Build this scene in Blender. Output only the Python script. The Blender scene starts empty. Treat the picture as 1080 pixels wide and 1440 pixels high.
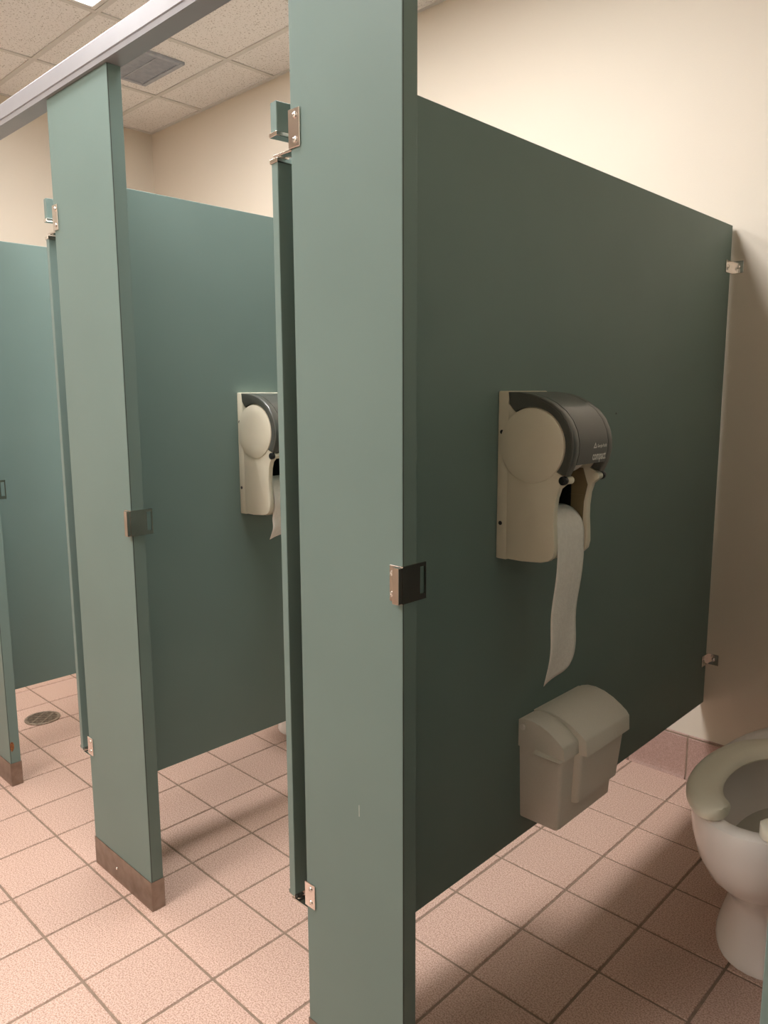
import bpy, bmesh, math, random
from mathutils import Vector, Matrix
random.seed(7)
S = bpy.context.scene
COL = S.collection

# ------------------------------------------------------------------ camera
PITCH, YAW, ROLL = 0.153451692, 0.765724572, -0.00443184573
CAM = Vector((1.51520243, -0.821462557, 1.26516533))
FPX = 1078.08325
cyw, syw, cp, sp = math.cos(YAW), math.sin(YAW), math.cos(PITCH), math.sin(PITCH)
fw = Vector((-syw * cp, cyw * cp, -sp)); rt = Vector((cyw, syw, 0)); up = rt.cross(fw)
r2 = math.cos(ROLL) * rt + math.sin(ROLL) * up
u2 = -math.sin(ROLL) * rt + math.cos(ROLL) * up
cd = bpy.data.cameras.new('camera'); cam = bpy.data.objects.new('camera', cd); COL.objects.link(cam)
cam.matrix_world = Matrix(((r2.x, u2.x, -fw.x, CAM.x), (r2.y, u2.y, -fw.y, CAM.y), (r2.z, u2.z, -fw.z, CAM.z), (0, 0, 0, 1)))
cd.sensor_fit = 'VERTICAL'; cd.sensor_height = 36.0; cd.lens = FPX / 1440 * 36.0; cd.clip_start = 0.02
S.camera = cam

# ------------------------------------------------------------------ world, exposure, lamps' strength
w = bpy.data.worlds.new('world'); S.world = w; w.use_nodes = True
w.node_tree.nodes['Background'].inputs[0].default_value = (0, 0, 0, 1)
S.view_settings.view_transform = 'Standard'; S.view_settings.look = 'None'
S.view_settings.gamma = 1.0; S.view_settings.exposure = 0.0
S.view_settings.use_curve_mapping = False
S.cycles.max_bounces = 12; S.cycles.diffuse_bounces = 8; S.cycles.glossy_bounces = 6
LAMP_STRENGTH = 29.5
LAMP_COLOUR = (1.0, 0.985, 0.98)

# ------------------------------------------------------------------ materials
def node_mat(name, col, rough=0.5, metal=0.0, noise=None, bump=None, spec=None, coat=None, rand=0.0):
    """noise=(scale, second colour, low, high); bump=(scale, strength)"""
    m = bpy.data.materials.new(name); m.use_nodes = True
    nt = m.node_tree; b = nt.nodes['Principled BSDF']
    b.inputs['Base Color'].default_value = (*col, 1); b.inputs['Roughness'].default_value = rough
    b.inputs['Metallic'].default_value = metal
    if spec is not None: b.inputs['Specular IOR Level'].default_value = spec
    if coat: b.inputs['Coat Weight'].default_value = coat; b.inputs['Coat Roughness'].default_value = 0.05
    tc = nt.nodes.new('ShaderNodeTexCoord')
    geo = nt.nodes.new('ShaderNodeNewGeometry')
    last = None
    if noise:
        n = nt.nodes.new('ShaderNodeTexNoise'); n.inputs['Scale'].default_value = noise[0]; n.inputs['Detail'].default_value = 3
        nt.links.new(geo.outputs['Position'], n.inputs['Vector'])
        r = nt.nodes.new('ShaderNodeValToRGB')
        r.color_ramp.elements[0].position = noise[2]; r.color_ramp.elements[1].position = noise[3]
        r.color_ramp.elements[0].color = (*noise[1], 1); r.color_ramp.elements[1].color = (*col, 1)
        nt.links.new(n.outputs['Fac'], r.inputs['Fac']); last = r.outputs['Color']
    if rand:
        oi = nt.nodes.new('ShaderNodeObjectInfo')
        mr = nt.nodes.new('ShaderNodeMapRange'); mr.inputs['To Min'].default_value = 1 - rand; mr.inputs['To Max'].default_value = 1 + rand
        nt.links.new(oi.outputs['Random'], mr.inputs['Value'])
        hs = nt.nodes.new('ShaderNodeHueSaturation'); nt.links.new(mr.outputs['Result'], hs.inputs['Value'])
        if last: nt.links.new(last, hs.inputs['Color'])
        else: hs.inputs['Color'].default_value = (*col, 1)
        last = hs.outputs['Color']
    if last: nt.links.new(last, b.inputs['Base Color'])
    if bump:
        n = nt.nodes.new('ShaderNodeTexNoise'); n.inputs['Scale'].default_value = bump[0]; n.inputs['Detail'].default_value = 4
        nt.links.new(geo.outputs['Position'], n.inputs['Vector'])
        bp = nt.nodes.new('ShaderNodeBump'); bp.inputs['Strength'].default_value = bump[1]; bp.inputs['Distance'].default_value = 0.002
        nt.links.new(n.outputs['Fac'], bp.inputs['Height']); nt.links.new(bp.outputs['Normal'], b.inputs['Normal'])
    return m

M = {}
M['green'] = node_mat('green_laminate', (0.160, 0.222, 0.200), 0.45, spec=.22, noise=(4.0, (0.153, 0.213, 0.192), 0.35, 0.65), bump=(900, 0.06))
M['seam'] = node_mat('laminate_core', (0.03, 0.025, 0.015), 0.6, noise=(60, (0.02, 0.018, 0.012), 0.4, 0.6))
M['wall'] = node_mat('beige_wall_paint', (0.62, 0.553, 0.458), 0.65, noise=(2.5, (0.607, 0.541, 0.448), 0.35, 0.65), bump=(260, 0.12))
M['bounce_absorber'] = node_mat('bounce_absorber_dark', (0.05, 0.055, 0.05), 0.4, noise=(9, (0.042, 0.047, 0.042), 0.35, 0.65))  # for the added dark panel that soaks up bounced light
M['panel'] = node_mat('ceiling_panel_fibre', (0.76, 0.74, 0.72), 0.9, noise=(150, (0.40, 0.37, 0.33), 0.33, 0.42), bump=(140, 0.35), rand=0.02)
M['tee'] = node_mat('ceiling_grid_paint', (0.60, 0.58, 0.55), 0.6, noise=(30, (0.58, 0.56, 0.53), 0.4, 0.6))
M['plenum'] = node_mat('ceiling_void', (0.45, 0.43, 0.40), 0.9, noise=(20, (0.42, 0.40, 0.37), 0.4, 0.6))
M['grout'] = node_mat('grout', (0.26, 0.185, 0.135), 0.9, noise=(45, (0.20, 0.14, 0.10), 0.35, 0.65))
M['tile'] = node_mat('quarry_tile', (0.60, 0.415, 0.335), 0.5, noise=(300, (0.34, 0.205, 0.15), 0.36, 0.58), bump=(300, 0.10), rand=0.03)
M['base_tile'] = node_mat('cove_base_tile', (0.44, 0.29, 0.245), 0.4, noise=(330, (0.32, 0.20, 0.165), 0.38, 0.60), bump=(330, 0.10), rand=0.03)
M['chrome'] = node_mat('chrome', (0.80, 0.77, 0.73), 0.16, 1.0, noise=(25, (0.74, 0.70, 0.66), 0.4, 0.6))
M['steel'] = node_mat('brushed_steel', (0.34, 0.29, 0.25), 0.36, 1.0, noise=(35, (0.24, 0.195, 0.16), 0.3, 0.7))
M['chrome_dark_reflection'] = node_mat('chrome_dark_reflection', (0.50, 0.43, 0.38), 0.14, 1.0, noise=(25, (0.44, 0.38, 0.33), 0.4, 0.6))  # keeper chrome, with its dark reflection put into the base colour
M['alu'] = node_mat('satin_aluminium', (0.31, 0.305, 0.315), 0.42, 0.2, noise=(12, (0.30, 0.295, 0.305), 0.4, 0.6))
M['beige'] = node_mat('beige_plastic', (0.70, 0.64, 0.50), 0.38, noise=(20, (0.685, 0.625, 0.49), 0.4, 0.6))
M['brown'] = node_mat('inner_plastic', (0.24, 0.175, 0.09), 0.5, noise=(20, (0.22, 0.16, 0.08), 0.4, 0.6))
M['black'] = node_mat('black_plastic', (0.012, 0.012, 0.012), 0.3, noise=(20, (0.010, 0.010, 0.010), 0.4, 0.6))
M['smoke'] = node_mat('smoked_plastic', (0.078, 0.078, 0.066), 0.30, noise=(20, (0.073, 0.073, 0.062), 0.4, 0.6), coat=0.4)
M['print'] = node_mat('white_print', (0.75, 0.73, 0.68), 0.5, noise=(90, (0.70, 0.68, 0.63), 0.4, 0.6))
M['paper'] = node_mat('tissue_paper', (0.84, 0.79, 0.72), 0.95, noise=(120, (0.80, 0.75, 0.68), 0.4, 0.6), bump=(350, 0.35))
M['bin'] = node_mat('grey_beige_plastic', (0.72, 0.68, 0.60), 0.42, noise=(300, (0.70, 0.66, 0.58), 0.4, 0.6), bump=(700, 0.05))
M['porcelain'] = node_mat('porcelain', (0.84, 0.79, 0.75), 0.10, noise=(6, (0.83, 0.78, 0.74), 0.4, 0.6))
M['seat'] = node_mat('cream_seat', (0.82, 0.77, 0.64), 0.28, noise=(6, (0.81, 0.76, 0.63), 0.4, 0.6))
M['water'] = node_mat('bowl_water', (0.50, 0.48, 0.42), 0.03, noise=(6, (0.48, 0.46, 0.40), 0.4, 0.6))
M['rust'] = node_mat('rust', (0.30, 0.11, 0.03), 0.8, noise=(180, (0.12, 0.05, 0.02), 0.35, 0.6))
M['scratch'] = node_mat('bare_scratch', (0.62, 0.64, 0.56), 0.6, noise=(200, (0.5, 0.52, 0.45), 0.4, 0.6))
M['drain'] = node_mat('drain_metal', (0.36, 0.31, 0.25), 0.4, 0.9, noise=(90, (0.22, 0.18, 0.14), 0.35, 0.65))
M['vent'] = node_mat('vent_paint', (0.36, 0.38, 0.42), 0.55, noise=(40, (0.32, 0.34, 0.38), 0.4, 0.6))
lm = bpy.data.materials.new('lamp_lens'); lm.use_nodes = True
nt = lm.node_tree; nt.nodes.clear()
em = nt.nodes.new('ShaderNodeEmission'); ou = nt.nodes.new('ShaderNodeOutputMaterial')
em.inputs['Color'].default_value = (*LAMP_COLOUR, 1); em.inputs['Strength'].default_value = LAMP_STRENGTH
nt.links.new(em.outputs[0], ou.inputs[0]); M['lens'] = lm

# ------------------------------------------------------------------ mesh helpers
def add_box(bm, x0, x1, y0, y1, z0, z1, bev=0.0, seg=2):
    t = bmesh.new()
    bmesh.ops.create_cube(t, size=1.0)
    for v in t.verts:
        v.co = Vector(((x0 + x1) / 2 + v.co.x * (x1 - x0), (y0 + y1) / 2 + v.co.y * (y1 - y0), (z0 + z1) / 2 + v.co.z * (z1 - z0)))
    if bev: bmesh.ops.bevel(t, geom=t.edges[:], offset=bev, segments=seg, profile=0.5, affect='EDGES')
    merge(bm, t)

def merge(bm, t):
    me = bpy.data.meshes.new('tmp'); t.to_mesh(me); t.free(); bm.from_mesh(me); bpy.data.meshes.remove(me)

def add_prism(bm, pts, axis, a0, a1, bev=0.0, seg=2):
    """closed outline pts (two coords) pushed along axis from a0 to a1; axis 0: (y,z), 1: (x,z), 2: (x,y)"""
    def P(p, a):
        return {0: (a, p[0], p[1]), 1: (p[0], a, p[1]), 2: (p[0], p[1], a)}[axis]
    t = bmesh.new()
    lo = [t.verts.new(P(p, a0)) for p in pts]; hi = [t.verts.new(P(p, a1)) for p in pts]
    n = len(pts)
    f0 = t.faces.new(lo); f1 = t.faces.new(hi)
    for i in range(n): t.faces.new((lo[i], lo[(i + 1) % n], hi[(i + 1) % n], hi[i]))
    bmesh.ops.recalc_face_normals(t, faces=t.faces)
    if bev:
        ed = [e for e in t.edges if f0 in e.link_faces or f1 in e.link_faces]
        bmesh.ops.bevel(t, geom=ed, offset=bev, segments=seg, profile=0.5, affect='EDGES')
    merge(bm, t)

def add_cyl(bm, c, axis, r, h, seg=20, bev=0.0, r2=None):
    """cylinder from c along +axis by h"""
    t = bmesh.new()
    bmesh.ops.create_cone(t, cap_ends=True, segments=seg, radius1=r, radius2=r if r2 is None else r2, depth=h)
    if bev:
        ed = [e for e in t.edges if any(len(f.verts) > 4 for f in e.link_faces)]
        bmesh.ops.bevel(t, geom=ed, offset=bev, segments=2, profile=0.5, affect='EDGES')
    R = {0: Matrix.Rotation(math.pi / 2, 4, 'Y'), 1: Matrix.Rotation(-math.pi / 2, 4, 'X'), 2: Matrix.Identity(4)}[axis]
    off = Vector((0, 0, 0)); off[axis] = h / 2
    bmesh.ops.transform(t, matrix=Matrix.Translation(Vector(c) + off) @ R, verts=t.verts)
    merge(bm, t)

def add_loft(bm, rings, cap0=True, cap1=True):
    vs = [[bm.verts.new(p) for p in r] for r in rings]
    n = len(rings[0])
    for a, b in zip(vs, vs[1:]):
        for i in range(n): bm.faces.new((a[i], a[(i + 1) % n], b[(i + 1) % n], b[i]))
    if cap0: bm.faces.new(vs[0][::-1])
    if cap1: bm.faces.new(vs[-1])

def obj(name, bm, mat, parent=None, smooth=False, sub=0, auto=True):
    bmesh.ops.recalc_face_normals(bm, faces=bm.faces)
    me = bpy.data.meshes.new(name); bm.to_mesh(me); bm.free()
    me.materials.append(M[mat] if isinstance(mat, str) else mat)
    o = bpy.data.objects.new(name, me); COL.objects.link(o)
    if parent: o.parent = parent
    if smooth:
        for p in me.polygons: p.use_smooth = True
        if auto:
            try: me.set_sharp_from_angle(angle=math.radians(38))
            except Exception: pass
    if sub:
        md = o.modifiers.new('subdivision', 'SUBSURF'); md.levels = sub; md.render_levels = sub
    return o

def box(name, mat, parent, x0, x1, y0, y1, z0, z1, bev=0.0, smooth=False):
    bm = bmesh.new(); add_box(bm, x0, x1, y0, y1, z0, z1, bev)
    return obj(name, bm, mat, parent, smooth)

def thing(name, label, cat, loc=(0, 0, 0), rotz=0.0, group=None):
    o = bpy.data.objects.new(name, None); COL.objects.link(o); o.empty_display_size = 0.05
    o.location = loc; o.rotation_euler = (0, 0, rotz); o['label'] = label; o['category'] = cat
    if group: o['group'] = group
    return o

def struct(o): o['kind'] = 'structure'; return o

def copy_tree(root, loc, label):
    def cp_(o, par):
        c = o.copy(); COL.objects.link(c); c.parent = par
        for ch in o.children: cp_(ch, c)
        return c
    r = cp_(root, None); r.location = loc; r['label'] = label
    return r

# ------------------------------------------------------------------ the room
XL, XR, YB, YF, ZC = -2.60, 1.60, 1.587, -2.40, 2.71
struct(box('wall_back', 'wall', None, XL - .12, XR + .12, YB, YB + .12, -.02, ZC + .06))
struct(box('wall_left', 'wall', None, XL - .12, XL, YF, YB, -.02, ZC + .06))
wr = struct(box('wall_right', 'wall', None, XR, XR + .12, YF, YB, -.02, ZC + .06))
wf = struct(box('wall_front', 'wall', None, XL - .12, XR + .12, YF - .12, YF, -.02, ZC + .06))
box('bounce_absorber', 'bounce_absorber', wr, XR - .009, XR, YF, YB, 0, 1.40, .002)  # unseen dark panel, added to cut bounce light low in the near stall

# floor: grout bed with square quarry tiles
floor = struct(box('floor', 'grout', None, XL - .12, XR + .12, YF - .12, YB + .12, -.06, -.0022))
PITCH_T, GAP = 0.2, 0.0058
def tile_mesh(x0, x1, y0, y1):
    bm = bmesh.new()
    w_, d_ = (x1 - x0) / 2, (y1 - y0) / 2
    b = 0.0022
    rings = []
    for (i, z) in ((0, -.012), (0, -b), (b * .35, -b * .3), (b * 1.2, 0)):
        rings.append([(-w_ + i, -d_ + i, z), (w_ - i, -d_ + i, z), (w_ - i, d_ - i, z), (-w_ + i, d_ - i, z)])
    add_loft(bm, rings, False, True)
    bmesh.ops.recalc_face_normals(bm, faces=bm.faces)
    return bm
full = tile_mesh(-PITCH_T / 2 + GAP / 2, PITCH_T / 2 - GAP / 2, -PITCH_T / 2 + GAP / 2, PITCH_T / 2 - GAP / 2)
full_me = bpy.data.meshes.new('floor_tile'); full.to_mesh(full_me); full_me.materials.append(M['tile'])
def seen(x, y):
    d = Vector((x, y, 0)) - CAM; z = d.dot(fw)
    if z < .2: return 1e9
    px, py = d.dot(r2) / z * FPX, -d.dot(u2) / z * FPX
    return z if abs(px) < 700 and abs(py) < 900 else 1e9
cells = []
for i in range(-13, 12):
    for j in range(-12, 8):
        x0, x1 = max(i * .2 + GAP / 2, XL), min((i + 1) * .2 - GAP / 2, XR)
        y0, y1 = max(j * .2 + GAP / 2, YF), min((j + 1) * .2 - GAP / 2, YB - .014)
        if x1 - x0 > .02 and y1 - y0 > .02:
            cells.append((seen((x0 + x1) / 2, (y0 + y1) / 2), x0, x1, y0, y1))
cells.sort()
rest = bmesh.new()
for k, (s, x0, x1, y0, y1) in enumerate(cells):
    cx_, cy_ = (x0 + x1) / 2, (y0 + y1) / 2
    if k < 300 and s < 1e8:
        o = bpy.data.objects.new('floor_tile', full_me); COL.objects.link(o); o.parent = floor
        o.location = (cx_, cy_, random.uniform(-.0002, .0001))
        if x1 - x0 < .19 or y1 - y0 < .19: o.scale = ((x1 - x0) / (.2 - GAP), (y1 - y0) / (.2 - GAP), 1)
        o.rotation_euler = (random.uniform(-.001, .001), random.uniform(-.001, .001), 0)
    else:
        t = tile_mesh(x0, x1, y0, y1); bmesh.ops.translate(t, verts=t.verts, vec=(cx_, cy_, 0)); merge(rest, t)
full.free()
ro = obj('remaining_floor_tiles', rest, 'tile', floor); ro['kind'] = 'stuff'

# cove base along the back wall
base = struct(box('baseboard_back', 'grout', None, XL, XR, YB - .011, YB, -.002, .150))
bbm = bmesh.new()
prof = [(0, 0), (0, .151), (-.004, .152), (-.0095, .149), (-.012, .143), (-.012, .022), (-.0135, .010), (-.017, 0.001), (-.017, 0)]
add_prism(bbm, [(p[0], p[1]) for p in prof], 0, -.0975, .0975, .0012, 1)
bme = bpy.data.meshes.new('base_tile'); bmesh.ops.recalc_face_normals(bbm, faces=bbm.faces); bbm.to_mesh(bme); bbm.free(); bme.materials.append(M['base_tile'])
for i in range(-12, 12):
    o = bpy.data.objects.new('base_tile', bme); COL.objects.link(o); o.parent = base; o.location = (i * .2 + .1 - .012, YB, 0)

# ceiling: fibre panels in a tee grid, with the openings for lamps and vent
GX = [-1.485 + .597 * k for k in range(-2, 8)]
GY = [1.320 - .597 * k for k in range(-1, 8)]
ceil = struct(box('ceiling', 'plenum', None, XL - .12, XR + .12, YF - .12, YB + .12, ZC + .035, ZC + .10))
xs = [XL] + [g for g in GX if XL + .02 < g < XR - .02] + [XR]
ys = [YF] + [g for g in sorted(GY) if YF + .02 < g < YB - .02] + [YB]
LAMPS = [(-1.485, -.888, -.471, .723, 'rectangular ceiling light glowing above the metal head rail at top left'),
         (-.291, .306, -.471, .723, 'rectangular ceiling light above the middle stall, out of the picture over the head rail'),
         (-.291, .306, -2.262, -1.068, 'rectangular ceiling light added over the aisle to brighten the pilaster fronts, out of the picture')]  # this last one is added out of view to brighten the pilaster fronts
def in_lamp(x, y): return any(a < x < b and c < y < d for a, b, c, d, _ in LAMPS)
for x0, x1 in zip(xs, xs[1:]):
    for y0, y1 in zip(ys, ys[1:]):
        if in_lamp((x0 + x1) / 2, (y0 + y1) / 2): continue
        box('ceiling_panel', 'panel', ceil, x0 + .003, x1 - .003, y0 + .003, y1 - .003, ZC + .005, ZC + .022, .002)
for x in xs[1:-1]:
    for y0, y1 in zip(ys, ys[1:]):
        if in_lamp(x, (y0 + y1) / 2): continue
        box('grid_bar', 'tee', ceil, x - .011, x + .011, y0 + .0005, y1 - .0005, ZC, ZC + .028)
for y in ys[1:-1]:
    for x0, x1 in zip(xs, xs[1:]):
        if in_lamp((x0 + x1) / 2, y): continue
        box('grid_bar', 'tee', ceil, x0 + .012, x1 - .012, y - .011, y + .011, ZC, ZC + .028)
for (a, b, c_, d_) in ((XL, XR, YB - .018, YB), (XL, XR, YF, YF + .018), (XL, XL + .018, YF + .02, YB - .02), (XR - .018, XR, YF + .02, YB - .02)):
    box('wall_angle', 'tee', ceil, a, b, c_, d_, ZC - .0005, ZC + .028)

# lamps (the only light in the room)
for a, b, c_, d_, lab in LAMPS:
    t = thing('ceiling_light', lab, 'ceiling light', ((a + b) / 2, (c_ + d_) / 2, ZC))
    hx, hy = (b - a) / 2 - .012, (d_ - c_) / 2 - .012
    bm = bmesh.new()
    i = .022
    for (x0, x1, y0, y1) in ((-hx, hx, -hy, -hy + i), (-hx, hx, hy - i, hy), (-hx, -hx + i, -hy + i, hy - i), (hx - i, hx, -hy + i, hy - i)):
        add_box(bm, x0, x1, y0, y1, 0, .03, .002, 1)
    obj('lamp_frame', bm, 'tee', t)
    box('lens', 'lens', t, -hx + i, hx - i, -hy + i, hy - i, .004, .010)
    box('lamp_housing', 'tee', t, -hx, hx, -hy, hy, .0305, .034)

# exhaust vent
t = thing('air_vent', 'square dark grey exhaust grille set in the white ceiling panels', 'vent', (-1.815, 1.035, ZC))
bm = bmesh.new(); hv, iv = .172, .150
for (x0, x1, y0, y1) in ((-hv, hv, -hv, -iv), (-hv, hv, iv, hv), (-hv, -iv, -iv, iv), (iv, hv, -iv, iv)):
    add_box(bm, x0, x1, y0, y1, -.008, .006, .002, 1)
obj('vent_frame', bm, 'vent', t)
bm = bmesh.new()
for k in range(19):
    x = -iv + (k + .5) * 2 * iv / 19
    add_prism(bm, [(x - .006, -.005), (x - .0048, -.005), (x + .006, .003), (x + .0048, .003)], 1, -iv, iv)
o = obj('louvres', bm, 'vent', t); o['kind'] = 'stuff'
bm = bmesh.new()
for y in (-.05, .05): add_box(bm, -iv, iv, y - .003, y + .003, -.006, -.003)
obj('cross_rib', bm, 'vent', t)
box('vent_back', 'black', t, -iv, iv, -iv, iv, .0032, .0045)

# ------------------------------------------------------------------ stall partitions
YP0, YP1 = .022, .0545          # pilaster faces
PB, PT = .281, 1.745            # panels: bottom, top
RAIL_Z = 1.951

t = thing('head_rail', 'long satin silver metal rail running across the tops of the green pilasters', 'rail', (0, 0, RAIL_Z))
bm = bmesh.new()
prof = [(.014, 0), (.057, 0), (.057, .048), (.054, .052), (.017, .052), (.013, .048), (.0125, .014), (.015, .0125), (.015, .0105), (.013, .009)]
add_prism(bm, prof, 0, XL + .003, XR - .012)
obj('rail_channel', bm, 'alu', t)

def screw(parent, c, axis, r=.0051, sgn=-1):
    bm = bmesh.new(); n = 16; rings = []
    for f, h in ((1, 0), (1, .0006), (.86, .0015), (.60, .0021), (.42, .0023), (.36, .0008), (.05, .0007)):
        ring = []
        for i in range(n):
            a = 2 * math.pi * i / n; u, v = r * f * math.cos(a), r * f * math.sin(a)
            p = [0, 0, 0]; k = [q for q in (0, 1, 2) if q != axis]
            p[k[0]] = c[k[0]] + u; p[k[1]] = c[k[1]] + v; p[axis] = c[axis] + sgn * h
            ring.append(tuple(p))
        rings.append(ring)
    add_loft(bm, rings, False, True)
    return obj('screw', bm, 'chrome', parent, True)

def pilaster(xl, xr, label, hinge=True, keeper=True):
    t = thing('stall_pilaster', label, 'pilaster', ((xl + xr) / 2, (YP0 + YP1) / 2, 0), 0, 'green floor to rail pilasters')
    hw, ht = (xr - xl) / 2, (YP1 - YP0) / 2
    box('panel', 'green', t, -hw, hw, -ht, ht, .004, RAIL_Z, .0012)
    box('edge_seam', 'seam', t, hw - .001, hw + .0002, -ht + .0013, -ht + .0026, .079, RAIL_Z - .001)
    # floor shoe: four thin sides
    bm = bmesh.new(); g = .0016
    add_box(bm, -hw - g, hw + g, -ht - g, -ht, 0, .078); add_box(bm, -hw - g, hw + g, ht, ht + g, 0, .078)
    add_box(bm, -hw - g, -hw, -ht, ht, 0, .078); add_box(bm, hw, hw + g, -ht, ht, 0, .078)
    sh = obj('floor_shoe', bm, 'steel', t)
    screw(sh, (-.03, -ht - g, .036), 1, .004)
    if hinge:
        for z0, z1, up_ in ((1.655, 1.714, True), (.317, .366, False)):
            bm = bmesh.new()
            add_box(bm, -hw - .0015, -hw + .0245, -ht - .0030, -ht - .0001, z0, z1, .0008, 1)
            add_box(bm, -hw - .0032, -hw - .0002, -ht - .0028, ht - .004, z0, z1, .0006, 1)
            tz = z0 if up_ else z1 - .060
            zt = z0 - .001 if up_ else .3018
            add_box(bm, -hw - .052, -hw - .0005, -.012, .010, zt, zt + .0035, .0008, 1)
            add_cyl(bm, (-hw - .040, -.002, zt - .001 if up_ else zt), 2, .005, .0045, 14)
            hb = obj('hinge_bracket', bm, 'chrome', t)
            for zz in (z0 + .011, z1 - .011): screw(hb, (-hw + .0135, -ht - .0030, zz), 1)
    if keeper:
        z0, z1 = .945, 1.004
        bm = bmesh.new()
        add_box(bm, hw - .025, hw + .0003, -ht - .003, -ht - .0001, z0 + .001, z1, .0008, 1)      # face plate
        add_box(bm, hw - .0115, hw + .0025, -ht - .012, -ht - .0028, z0, z1 - .001, .0012, 2)       # raised stop
        # side wing with a rectangular cut-out near its far edge
        x0, x1 = hw + .0003, hw + .003
        ya, yb = -ht - .003, ht + .0195
        s0, s1, q0, q1 = yb - .0145, yb - .003, z0 + .009, z1 - .006
        add_box(bm, x0, x1, ya, s0, z0, z1); add_box(bm, x0, x1, s1, yb, z0, z1)
        add_box(bm, x0, x1, s0, s1, z0, q0); add_box(bm, x0, x1, s0, s1, q1, z1)
        kb = obj('door_keeper', bm, 'chrome_dark_reflection', t)
        for zz in (z0 + .013, z1 - .013): screw(kb, (hw - .0185, -ht - .003, zz), 1)
    return t, hw, ht

P1, hw1, ht1 = pilaster(.500, .7430, 'nearest and tallest-looking green pilaster, full height of the picture, beside the near dispenser panel')
P2, hw2, ht2 = pilaster(-.3910, -.0945, 'green pilaster with a full metal floor shoe in view, second from the near one')
P3, hw3, ht3 = pilaster(-1.228, -.986, 'green pilaster at the left edge of the picture with a rust spot above its shoe')
P0, hw0, ht0 = pilaster(1.347, 1.582, 'green pilaster right of the near toilet stall, out of the picture beyond its open door')
# wear marks
bm = bmesh.new()
pts = [(.0, .012), (.006, .009), (.0085, .0), (.008, -.012), (.004, -.020), (.0, -.022), (-.0035, -.012), (-.004, .004)]
add_prism(bm, [(p[0], p[1] + .140) for p in pts], 0, hw3 + .0001, hw3 + .0006)
o = obj('rust_spot', bm, 'rust', P3); o.location = (0, -ht3 + .006, 0)
box('scratch', 'scratch', P1, .0205, .0214, -ht1 - .0002, -ht1 + .0005, .552, .573)

def door(x, y, rot, label):
    """hinge edge at the origin, opened inwards along local +y"""
    t = thing('stall_door', label, 'door', (x, y, 0), rot, 'green stall doors swung inwards')
    th, L, zb, zt = .0195, .572, .3085, 1.741
    bm = bmesh.new()
    add_prism(bm, [(0, zb), (0, 1.646), (.034, 1.646), (.034, 1.692), (0, 1.692), (0, zt), (L, zt), (L, zb)], 0, 0, th, .0009, 1)
    obj('door_panel', bm, 'green', t)
    bm = bmesh.new()
    add_box(bm, -.0022, th + .0022, -.0025, .036, 1.6865, 1.694, .001, 1); obj('notch_cap', bm, 'chrome', t)
    bm = bmesh.new()
    add_box(bm, -.0022, th + .0022, -.0025, .036, 1.645, 1.6525, .001, 1); obj('notch_cap', bm, 'chrome', t)
    bm = bmesh.new()
    add_box(bm, -.0012, th + .0012, -.0012, .06, zb - .0022, zb, .0005, 1)
    add_box(bm, -.0014, 0, -.0012, .06, zb, zb + .006); add_box(bm, th, th + .0014, -.0012, .06, zb, zb + .006)
    obj('bottom_channel', bm, 'chrome', t)
    # slide latch near the free edge, on the stall side
    bm = bmesh.new(); add_box(bm, th, th + .004, L - .075, L - .012, .955, .995, .001, 1)
    lt = obj('latch_plate', bm, 'chrome', t)
    bm = bmesh.new(); add_cyl(bm, (th + .004, L - .045, .975), 0, .007, .014, 16, .001); obj('latch_knob', bm, 'chrome', lt, True)
    return t
door(.4385, .030, -math.radians(8.0), 'green stall door standing open edge on, hinged on the nearest pilaster')
door(-.4625, .030, -math.radians(7.0), 'green stall door standing open edge on, hinged on the second pilaster with the floor shoe')
door(1.2855, .030, -math.radians(6.0), 'green door edge at the lower right picture edge beside the near toilet')

def panel_bracket(parent, xf, yend, z0, z1):
    """angle bracket joining panel face (xf) to the back wall (local coords)"""
    bm = bmesh.new()
    add_box(bm, xf, xf + .0022, yend - .040, YB - .0003, z0, z1, .0006, 1)
    add_box(bm, xf + .0005, xf + .034, YB - .0028, YB - .0003, z0, z1, .0006, 1)
    # raised lips of the pressed angle
    add_box(bm, xf + .0005, xf + .004, yend - .0405, yend - .038, z0, z1, .0005, 1)
    add_box(bm, xf + .0325, xf + .035, YB - .0050, YB - .0003, z0, z1, .0005, 1)
    b = obj('wall_bracket', bm, 'chrome', parent)
    screw(b, (xf + .0022, yend - .022, (z0 + z1) / 2), 0, .0055, 1)
    screw(b, (xf + .019, YB - .0028, (z0 + z1) / 2), 1, .0055)

PTH = .0095
def partition(xc, label):
    t = thing('stall_partition', label, 'partition', (xc, 0, 0), 0, 'green partition panels between the stalls')
    box('panel', 'green', t, -PTH, PTH, YP1 + .0008, 1.574, PB, PT, .0012)
    panel_bracket(t, PTH + .0001, 1.574, 1.610, 1.645)
    panel_bracket(t, PTH + .0001, 1.574, .407, .442)
    return t
X1, X2, X3 = .6215, -.2427, -1.107
PA = partition(X1, 'large near green partition panel carrying the near dispenser and the waste bin')
partition(X2, 'middle green partition panel carrying the farther dispenser, behind the second pilaster')
partition(X3, 'far left green partition panel behind the leftmost pilaster')
F1, F2 = X1 + PTH, X2 + PTH
for (y, z) in ((.905, 1.215), (.822, 1.095)):
    bm = bmesh.new(); add_cyl(bm, (PTH, y, z), 0, .0022, .0006, 10); obj('screw_hole', bm, 'black', PA)

# ------------------------------------------------------------------ toilet paper dispensers
DC, DZ, DR = .079, 1.166, .0725     # disc centre (from the panel), height, radius
def arc(c, r, a0, a1, n):
    return [(c[0] + r * math.cos(math.radians(a0 + (a1 - a0) * i / n)), c[1] + r * math.sin(math.radians(a0 + (a1 - a0) * i / n))) for i in range(n + 1)]

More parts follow.
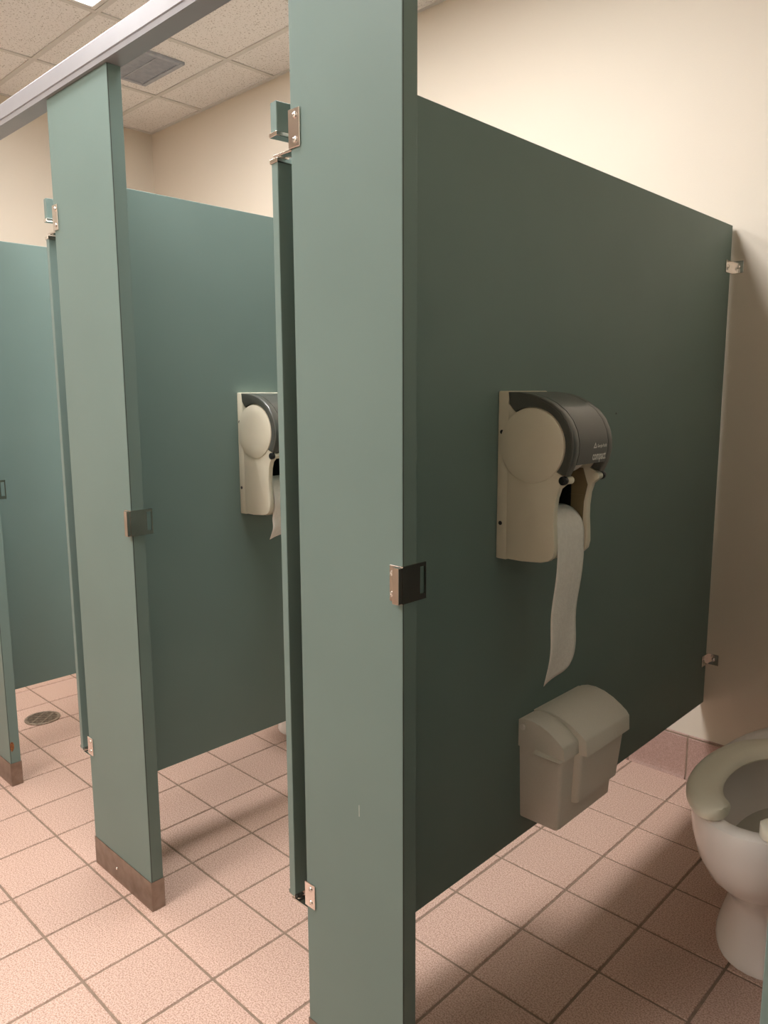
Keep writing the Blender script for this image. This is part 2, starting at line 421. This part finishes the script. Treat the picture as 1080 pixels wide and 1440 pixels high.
def text_mesh(body, sx, sy):
    cu = bpy.data.curves.new('lettering', 'FONT'); cu.body = body; cu.size = 1; cu.align_x = 'LEFT'; cu.extrude = 0.0; cu.offset = 0.022; cu.resolution_u = 3
    o = bpy.data.objects.new('lettering', cu); COL.objects.link(o)
    dg = bpy.context.evaluated_depsgraph_get(); me = bpy.data.meshes.new_from_object(o.evaluated_get(dg))
    bpy.data.objects.remove(o); bpy.data.curves.remove(cu)
    xs_ = [v.co.x for v in me.vertices]; x0, x1 = min(xs_), max(xs_)
    for v in me.vertices: v.co.x = (v.co.x - x0) / (x1 - x0) * sx; v.co.y *= sy
    return me

def dispenser(x, label):
    """origin on the panel face at the near lower edge; local x away from the panel, y along it"""
    y0, z0 = .420, .9375
    t = thing('paper_dispenser', label, 'dispenser', (x, y0, z0), 0, 'toilet paper dispensers')
    W, Z = .138, z0
    def zz(pts): return [(p[0], p[1] - Z) for p in pts]
    # rear housing against the panel
    bm = bmesh.new()
    add_box(bm, 0, .0255, .001, W - .001, 0, .3315, .003, 2)
    add_box(bm, .0235, .030, .012, W - .012, .012, .28, 0)
    hs = obj('rear_housing', bm, 'beige', t, True)
    for z in (1.190, 1.010):
        bm = bmesh.new(); add_cyl(bm, (.010, .0002, z - Z), 1, .0042, .0013, 14); o = obj('screw_hole', bm, 'black', hs)
    bm = bmesh.new(); add_box(bm, .0305, .032, .016, W - .017, .02, .262); add_box(bm, .0325, .0955, W - .0168, W - .0148, .012, .180)
    obj('inner_panel', bm, 'black', t)
    # side cheeks: leg with the big round boss
    out = [(.0245, .9400), (.060, .9395), (.105, .9430), (.122, .9480), (.1315, .9575), (.1345, .972), (.1335, .995), (.1315, 1.02), (.1315, 1.045), (.1345, 1.07), (.1405, 1.088), (.1505, 1.0965), (.1535, 1.105), (.1485, 1.113), (.1345, 1.1195)]
    ring = arc((DC, DZ), DR, -39, 120.5, 26)
    side = out + ring + [(.027, 1.244), (.0245, 1.2685)]
    for s, (ya, yb) in enumerate(((0.0, .0145), (W - .0145, W))):
        bm = bmesh.new(); add_prism(bm, zz(side), 1, ya, yb, .0022, 2)
        ck = obj('side_cheek', bm, 'beige', t, True)
        # slightly domed round boss on the outer face
        bm = bmesh.new()
        rings = []
        sg = -1 if s == 0 else 1
        yy = ya if s == 0 else yb
        for r, h in ((DR - .0012, -.0005), (DR - .002, .0022), (DR * .93, .0034), (DR * .6, .0048), (DR * .25, .0054)):
            rings.append([(DC + r * math.cos(2 * math.pi * i / 40), yy + sg * h, DZ - Z + r * math.sin(2 * math.pi * i / 40)) for i in range(40)])
        add_loft(bm, rings, False, True)
        obj('round_boss', bm, 'beige', ck, True)
    # inner ribbed liner on the far cheek
    bm = bmesh.new()
    add_prism(bm, zz([(.096, .958), (.124, .962), (.123, 1.02), (.124, 1.05), (.131, 1.085), (.120, 1.118), (.096, 1.118)]), 1, W - .0165, W - .0146)
    for z in (.985, 1.008, 1.035, 1.063, 1.090): add_box(bm, .096, .1225, W - .0178, W - .0164, z - Z, z - Z + .0016)
    obj('cheek_liner', bm, 'brown', t)
    box('bottom_tray', 'beige', t, .022, .100, .013, W - .013, .003, .010, .002)
    # smoked cover
    outer = [(.0255, 1.2672), (.050, 1.2668), (.077, 1.2630), (.100, 1.2567), (.122, 1.2465), (.142, 1.2325), (.157, 1.2150), (.167, 1.1950), (.1715, 1.1740), (.1710, 1.1530), (.1660, 1.1330), (.1565, 1.1130)]
    inner = arc((DC, DZ), DR + .0006, -39, 121, 24)
    armp = outer[::-1] + [(.0285, 1.2445), (.042, 1.2295)] + inner[::-1][1:]
    midp = outer[:-1][::-1] + [(.028, 1.2445), (.028, 1.2580)] + [(p[0] * .955 + .0035, DZ + (p[1] - DZ) * .955) for p in outer[2:-1]]
    bm = bmesh.new()
    add_prism(bm, zz(armp), 1, -.0035, .0165, .003, 3)
    add_prism(bm, zz(armp), 1, W - .0165, W + .0035, .003, 3)
    add_prism(bm, zz(midp), 1, .0160, W - .0160)
    cv = obj('smoked_cover', bm, 'smoke', t, True)
    # groove ridge running round the cheek side of the cover
    bm = bmesh.new()
    rp = [(DC + (p[0] - DC) * .93, DZ + (p[1] - DZ) * .93) for p in outer[3:-1]]
    rq = [(DC + (p[0] - DC) * .945, DZ + (p[1] - DZ) * .945) for p in outer[3:-1]]
    add_prism(bm, zz(rp + rq[::-1]), 1, -.0042, -.0032)
    obj('cover_ridge', bm, 'smoke', cv)
    # pivots
    for s in (0, 1):
        bm = bmesh.new(); ya = -.005 if s == 0 else W - .001
        add_cyl(bm, (.1500, ya, 1.1045 - Z), 1, .0085, .010, 20, .0015); add_cyl(bm, (.1500, ya - .001 if s == 0 else ya + .008, 1.1045 - Z), 1, .0045, .003, 14)
        pv = obj('pivot_knob', bm, 'black', t, True)
        bm = bmesh.new(); ya = .0055 if s == 0 else W - .0235
        add_cyl(bm, (.1520, ya, 1.1045 - Z), 1, .0072, .018, 20, .001); obj('pivot_collar', bm, 'beige', t, True)
    # print on the cover's front
    def put(me, y, z, d, name):
        o = bpy.data.objects.new(name, me); COL.objects.link(o); o.parent = cv; me.materials.append(M['print'])
        tilt = math.atan2(.1660 - .1715, 1.1330 - 1.174)   # slope of the surface here
        zdir = Vector((.1714 - .1690, 0, 1.1740 - 1.1430)).normalized(); ydir = Vector((0, 1, 0)); n = ydir.cross(zdir).normalized()
        mt = Matrix(((ydir.x, zdir.x, n.x, d), (ydir.y, zdir.y, n.y, y), (ydir.z, zdir.z, n.z, z - Z), (0, 0, 0, 1)))
        o.matrix_local = mt
    put(text_mesh('compact', .050, .0225), .0655, 1.1400, .1706, 'lettering')
    put(text_mesh('Georgia-Pacific', .036, .0085), .0800, 1.1630, .1724, 'lettering')
    bm = bmesh.new()
    a, b_, c3 = (0, 0), (.012, 0), (.006, .011)
    m1, m2, m3 = (.0031, .0018), (.0089, .0018), (.006, .0071)
    vs = [bm.verts.new((p[0], p[1], 0)) for p in (a, b_, c3, m1, m2, m3)]
    for f in ((0, 1, 4, 3), (1, 2, 5, 4), (2, 0, 3, 5)): bm.faces.new([vs[i] for i in f])
    me = bpy.data.meshes.new('triangle_emblem'); bm.to_mesh(me); bm.free()
    put(me, .0655, 1.1620, .1724, 'triangle_emblem')
    return t
dispenser(F1, 'large near beige paper dispenser with smoked cover on the big green panel, right of centre')
dispenser(F2, 'far beige paper dispenser with smoked cover, partly hidden by the stall door edge')

def roll_with_sheet(x, tail, label):
    cx_, cz = .078, .9915
    t = thing('toilet_paper_roll', label, 'toilet paper', (x + cx_, .489, cz), 0, 'toilet paper rolls')
    hwid, R = .0495, .0505
    bm = bmesh.new()
    n = 40
    prof_ = [(.019, -hwid), (R - .002, -hwid), (R, -hwid + .003), (R, hwid - .003), (R - .002, hwid), (.019, hwid)]
    rings = [[(r * math.cos(2 * math.pi * i / n), y, r * math.sin(2 * math.pi * i / n)) for i in range(n)] for r, y in prof_]
    rings.append(rings[0]); add_loft(bm, rings, False, False)
    bmesh.ops.remove_doubles(bm, verts=bm.verts, dist=1e-6)
    obj('roll', bm, 'paper', t, True)
    bm = bmesh.new(); add_cyl(bm, (0, -.053, 0), 1, .018, .106, 20); obj('core', bm, 'brown', t, True)
    # sheet: over the top of the roll, down the front, hanging free
    path = [((R + .0012) * math.cos(math.radians(a)), (R + .0012) * math.sin(math.radians(a))) for a in range(110, -1, -8)]
    nrow = 34
    for i in range(1, nrow + 1):
        f = i / nrow
        path.append((R + .0012 - .016 * f ** 1.6 + .002 * math.sin(f * 9), -tail * f))
    bm = bmesh.new(); g = []
    m = 12
    k0 = len(path) - nrow
    for k, (d, z) in enumerate(path):
        row = []
        f = max(0, (k - k0) / nrow)
        for j in range(m + 1):
            u = -1 + 2 * j / m
            y = u * hwid * (1 - .04 * f) - .006 * f * f
            wob = f * (.0025 * math.sin(5 * f + 2.2 * u) + .0016 * math.sin(13 * f + 3 * u + 1)) + .003 * f ** 3 * u
            zz_ = z + (f ** 8) * (.010 * u - .004 * max(0, -u) ** 2 + .016 * max(0, u) ** 4)
            row.append(bm.verts.new((d + wob, y + .0012 * f * math.sin(11 * f), zz_)))
        g.append(row)
    for a, b_ in zip(g, g[1:]):
        for j in range(m): bm.faces.new((a[j], a[j + 1], b_[j + 1], b_[j]))
    o = obj('hanging_sheet', bm, 'paper', t, True, auto=False)
    md = o.modifiers.new('thickness', 'SOLIDIFY'); md.thickness = .0006
    return t
roll_with_sheet(F1, .288, 'white toilet roll with a long sheet hanging from the near dispenser')
roll_with_sheet(F2, .105, 'white toilet roll with a short sheet hanging from the far dispenser')
t = thing('toilet_paper_roll', 'spare white toilet roll up behind the smoked cover of the near dispenser', 'toilet paper', (F1 + DC, .489, DZ), 0, 'toilet paper rolls')
bm = bmesh.new(); n = 40
prof_ = [(.019, -.0495), (.058, -.0495), (.060, -.047), (.060, .047), (.058, .0495), (.019, .0495)]
rings = [[(r * math.cos(2 * math.pi * i / n), y, r * math.sin(2 * math.pi * i / n)) for i in range(n)] for r, y in prof_]
rings.append(rings[0]); add_loft(bm, rings, False, False); bmesh.ops.remove_doubles(bm, verts=bm.verts, dist=1e-6)
obj('roll', bm, 'paper', t, True)

# ------------------------------------------------------------------ sanitary waste bin
t = thing('sanitary_bin', 'grey beige plastic wall bin with hinged lid, low on the near green panel', 'waste bin', (F1, .52, .33))
def rrect(y0, y1, x1, z, r, k=4, x0=0.0):
    pts = [(x0, y0, z)]
    for cxx, cyy, a0 in ((x1 - r, y0 + r, -90), (x1 - r, y1 - r, 0)):
        for i in range(k + 1):
            a = math.radians(a0 + 90 * i / k); pts.append((cxx + r * math.cos(a), cyy + r * math.sin(a), z))
    pts.append((x0, y1, z))
    return pts
bm = bmesh.new()
add_loft(bm, [rrect(.016, .237, .0900, .000, .007), rrect(.0125, .2415, .0955, .005, .009), rrect(.004, .254, .1045, .176, .010)])
# raised front panel of the body with its ledge
add_loft(bm, [rrect(.062, .2365, .1085, .052, .006, 4, .05), rrect(.060, .2385, .1140, .056, .008, 4, .05), rrect(.057, .2500, .1235, .176, .009, 4, .05)])
bd = obj('bin_body', bm, 'bin', t, True)
def lidprof(dmax, lift, zlow):
    top = [(0, .234), (.016, .2395), (.034, .2405), (.056, .2360), (.078, .2265), (.096, .2150), (.110, .2040)]
    f = dmax / .113
    pts = [(0, zlow)] + [(p[0] * f, p[1] + lift) for p in top] + [(dmax + .0005, .1995 + lift), (dmax + .0022, zlow)]
    return pts
bm = bmesh.new()
add_prism(bm, lidprof(.113, 0, .1735), 1, -.003, .0575, .002, 2)
add_prism(bm, lidprof(.132, .0035, .1690), 1, .0565, .2520, .002, 2)
add_prism(bm, lidprof(.120, .0005, .1800), 1, .2505, .2690, .002, 2)
ld = obj('lid', bm, 'bin', t, True)
bm = bmesh.new(); add_cyl(bm, (.0125, -.0085, .2205), 1, .0066, .006, 18, .0015); obj('hinge_pin', bm, 'paper', ld, True)
bm = bmesh.new()
add_loft(bm, [[(.046, -.003, .1800), (.112, -.003, .1735), (.112, -.001, .1735), (.046, -.001, .1800)],
              [(.048, -.020, .1770), (.109, -.008, .1690), (.109, -.0055, .1685), (.048, -.0175, .1760)]])
obj('lid_tab', bm, 'bin', ld)

# ------------------------------------------------------------------ toilets
def egg(cx_, yf, yb, hw, z, n=40, e=2.3, fr=.44):
    """oval, pointed a little towards the front (-y)"""
    yc = yf + (yb - yf) * fr * 1.15
    pts = []
    for i in range(n):
        a = 2 * math.pi * i / n
        c, s = math.cos(a), math.sin(a)
        x = hw * math.copysign(abs(c) ** (2 / e), c)
        ly = (yc - yf) if s < 0 else (yb - yc)
        y = yc + ly * math.copysign(abs(s) ** (2 / e), s)
        pts.append((cx_ + x, y, z))
    return pts
def toilet(cx_, yoff, label):
    t = thing('toilet', label, 'toilet', (cx_, yoff, 0), 0, 'white floor standing toilets')
    bm = bmesh.new()
    secs = [(-.002, .455, .124, .000), (-.004, .456, .125, .008), (.000, .452, .122, .022), (.004, .450, .111, .060), (.002, .448, .0985, .105), (-.008, .450, .0935, .145), (-.022, .455, .0935, .168),
            (-.040, .460, .100, .190), (-.072, .470, .119, .215), (-.108, .485, .1415, .245), (-.136, .50, .1585, .285), (-.150, .51, .1680, .325), (-.155, .515, .1725, .360), (-.156, .515, .1745, .385), (-.152, .512, .1715, .396), (-.146, .508, .166, .3995)]
    rings = [egg(0, a, b, h * (.955 if z > .2 else 1), z, e=2.15) for a, b, h, z in secs]
    # over the rim and down inside
    for a, b, h, z in ((-.118, .40, .138, .3995), (-.110, .39, .131, .394), (-.112, .39, .134, .372), (-.104, .37, .127, .345), (-.085, .34, .112, .300), (-.05, .30, .088, .255), (.00, .26, .062, .215), (.04, .22, .042, .195)):
        rings.append(egg(0, a, b, h * .95, z, e=2.1))
    add_loft(bm, rings, True, True)
    # shelf running back to the wall
    add_loft(bm, [rr for rr in [[(x * f, y, z) for x, y, z in ((-.10, .40, zz_), (.10, .40, zz_), (.10, .60, zz_), (-.10, .60, zz_))] for zz_, f in ((.22, .75), (.28, .95), (.385, 1.0), (.398, .97))]])
    obj('bowl', bm, 'porcelain', t, True)
    bm = bmesh.new(); add_loft(bm, [egg(0, -.062, .31, .095, .2595, e=2.1), egg(0, -.062, .31, .095, .2605, e=2.1)]); obj('water', bm, 'water', t)
    # open-front seat, cross section swept along a horseshoe
    def at(a):
        # a measured from the front (-y) gap, going round the back
        o_ = SO(a); i_ = SI(a); return o_, i_
    def sup(hw, yf, yb, a, e):
        c, s = math.sin(a), -math.cos(a)
        yc = yf + (yb - yf) * .50
        return (hw * math.copysign(abs(c) ** (2 / e), c), yc + (yb - yc) * math.copysign(abs(s) ** (2 / e), s))
    rings = []
    N = 84
    for k in range(N + 1):
        q = k / N; g = q - .115 * math.sin(2 * math.pi * q) / (2 * math.pi) * 8.0 * .98
        a = math.radians(14 + (360 - 28) * g)
        ox, oy = sup(.158, -.166, .330, a, 2.2)
        ix, iy = sup(.088, -.070, .235, a, 2.25)
        # prongs: round off the two ends of the horseshoe
        d = min(g, 1 - g) * (2 * math.pi * .19) * .92
        rr_ = .048
        mx, my = (ox + ix) / 2, (oy + iy) / 2
        if d < rr_:
            sh = math.sqrt(max(0.0, 1 - ((rr_ - d) / rr_) ** 2)) * .97 + .03
            ox, oy = mx + (ox - mx) * sh, my + (oy - my) * sh; ix, iy = mx + (ix - mx) * sh, my + (iy - my) * sh
        sec = []
        for f, z in ((0, .406), (0.0, .414), (.05, .421), (.16, .4255), (.35, .4275), (.6, .4265), (.82, .4225), (.95, .416), (1.0, .409), (.97, .4045), (.5, .4030), (.04, .4035)):
            sec.append((ox + (ix - ox) * f, oy + (iy - oy) * f, z))
        rings.append(sec)
    bm = bmesh.new(); add_loft(bm, rings, True, True)
    obj('seat', bm, 'seat', t, True)
    for sx in (-.065, .065):
        bm = bmesh.new(); add_box(bm, sx - .015, sx + .015, .30, .36, .4005, .424, .006); obj('seat_hinge', bm, 'seat', t, True)
    for sx in (-1, 1):
        bm = bmesh.new(); add_cyl(bm, (sx * .115, .30, 0), 2, .013, .022, 16, .005); obj('bolt_cap', bm, 'porcelain', t, True)
    return t
toilet(1.042, .817, 'white toilet with cream open front seat at the right edge of the picture')
toilet(-.650, .880, 'white toilet foot peeping out under the middle partition panel')

# ------------------------------------------------------------------ floor drain
t = thing('floor_drain', 'round metal floor drain with slotted grate in the pink tiles at left', 'drain', (-1.455, .312, 0), math.radians(0))
bm = bmesh.new(); n = 40
rings = [[(r * math.cos(2 * math.pi * i / n), r * math.sin(2 * math.pi * i / n), z) for i in range(n)] for r, z in ((.066, .0002), (.066, .0025), (.064, .0035), (.055, .0035), (.054, .0012))]
add_loft(bm, rings, False, False); obj('drain_rim', bm, 'drain', t, True)
bm = bmesh.new(); add_cyl(bm, (0, 0, .0002), 2, .0545, .0008, 32); obj('drain_well', bm, 'black', t)
bm = bmesh.new(); R_ = .0545
for k in range(-5, 6):
    y = k * .0098; hx = math.sqrt(max(0, R_ ** 2 - y ** 2))
    if hx > .006: add_box(bm, -hx, hx, y - .0024, y + .0024, .0010, .0030)
for x in (-.018, .018): add_box(bm, x - .0026, x + .0026, -.0505, .0505, .0010, .0029)
o = obj('grate', bm, 'drain', t); o.rotation_euler = (0, 0, math.radians(40))
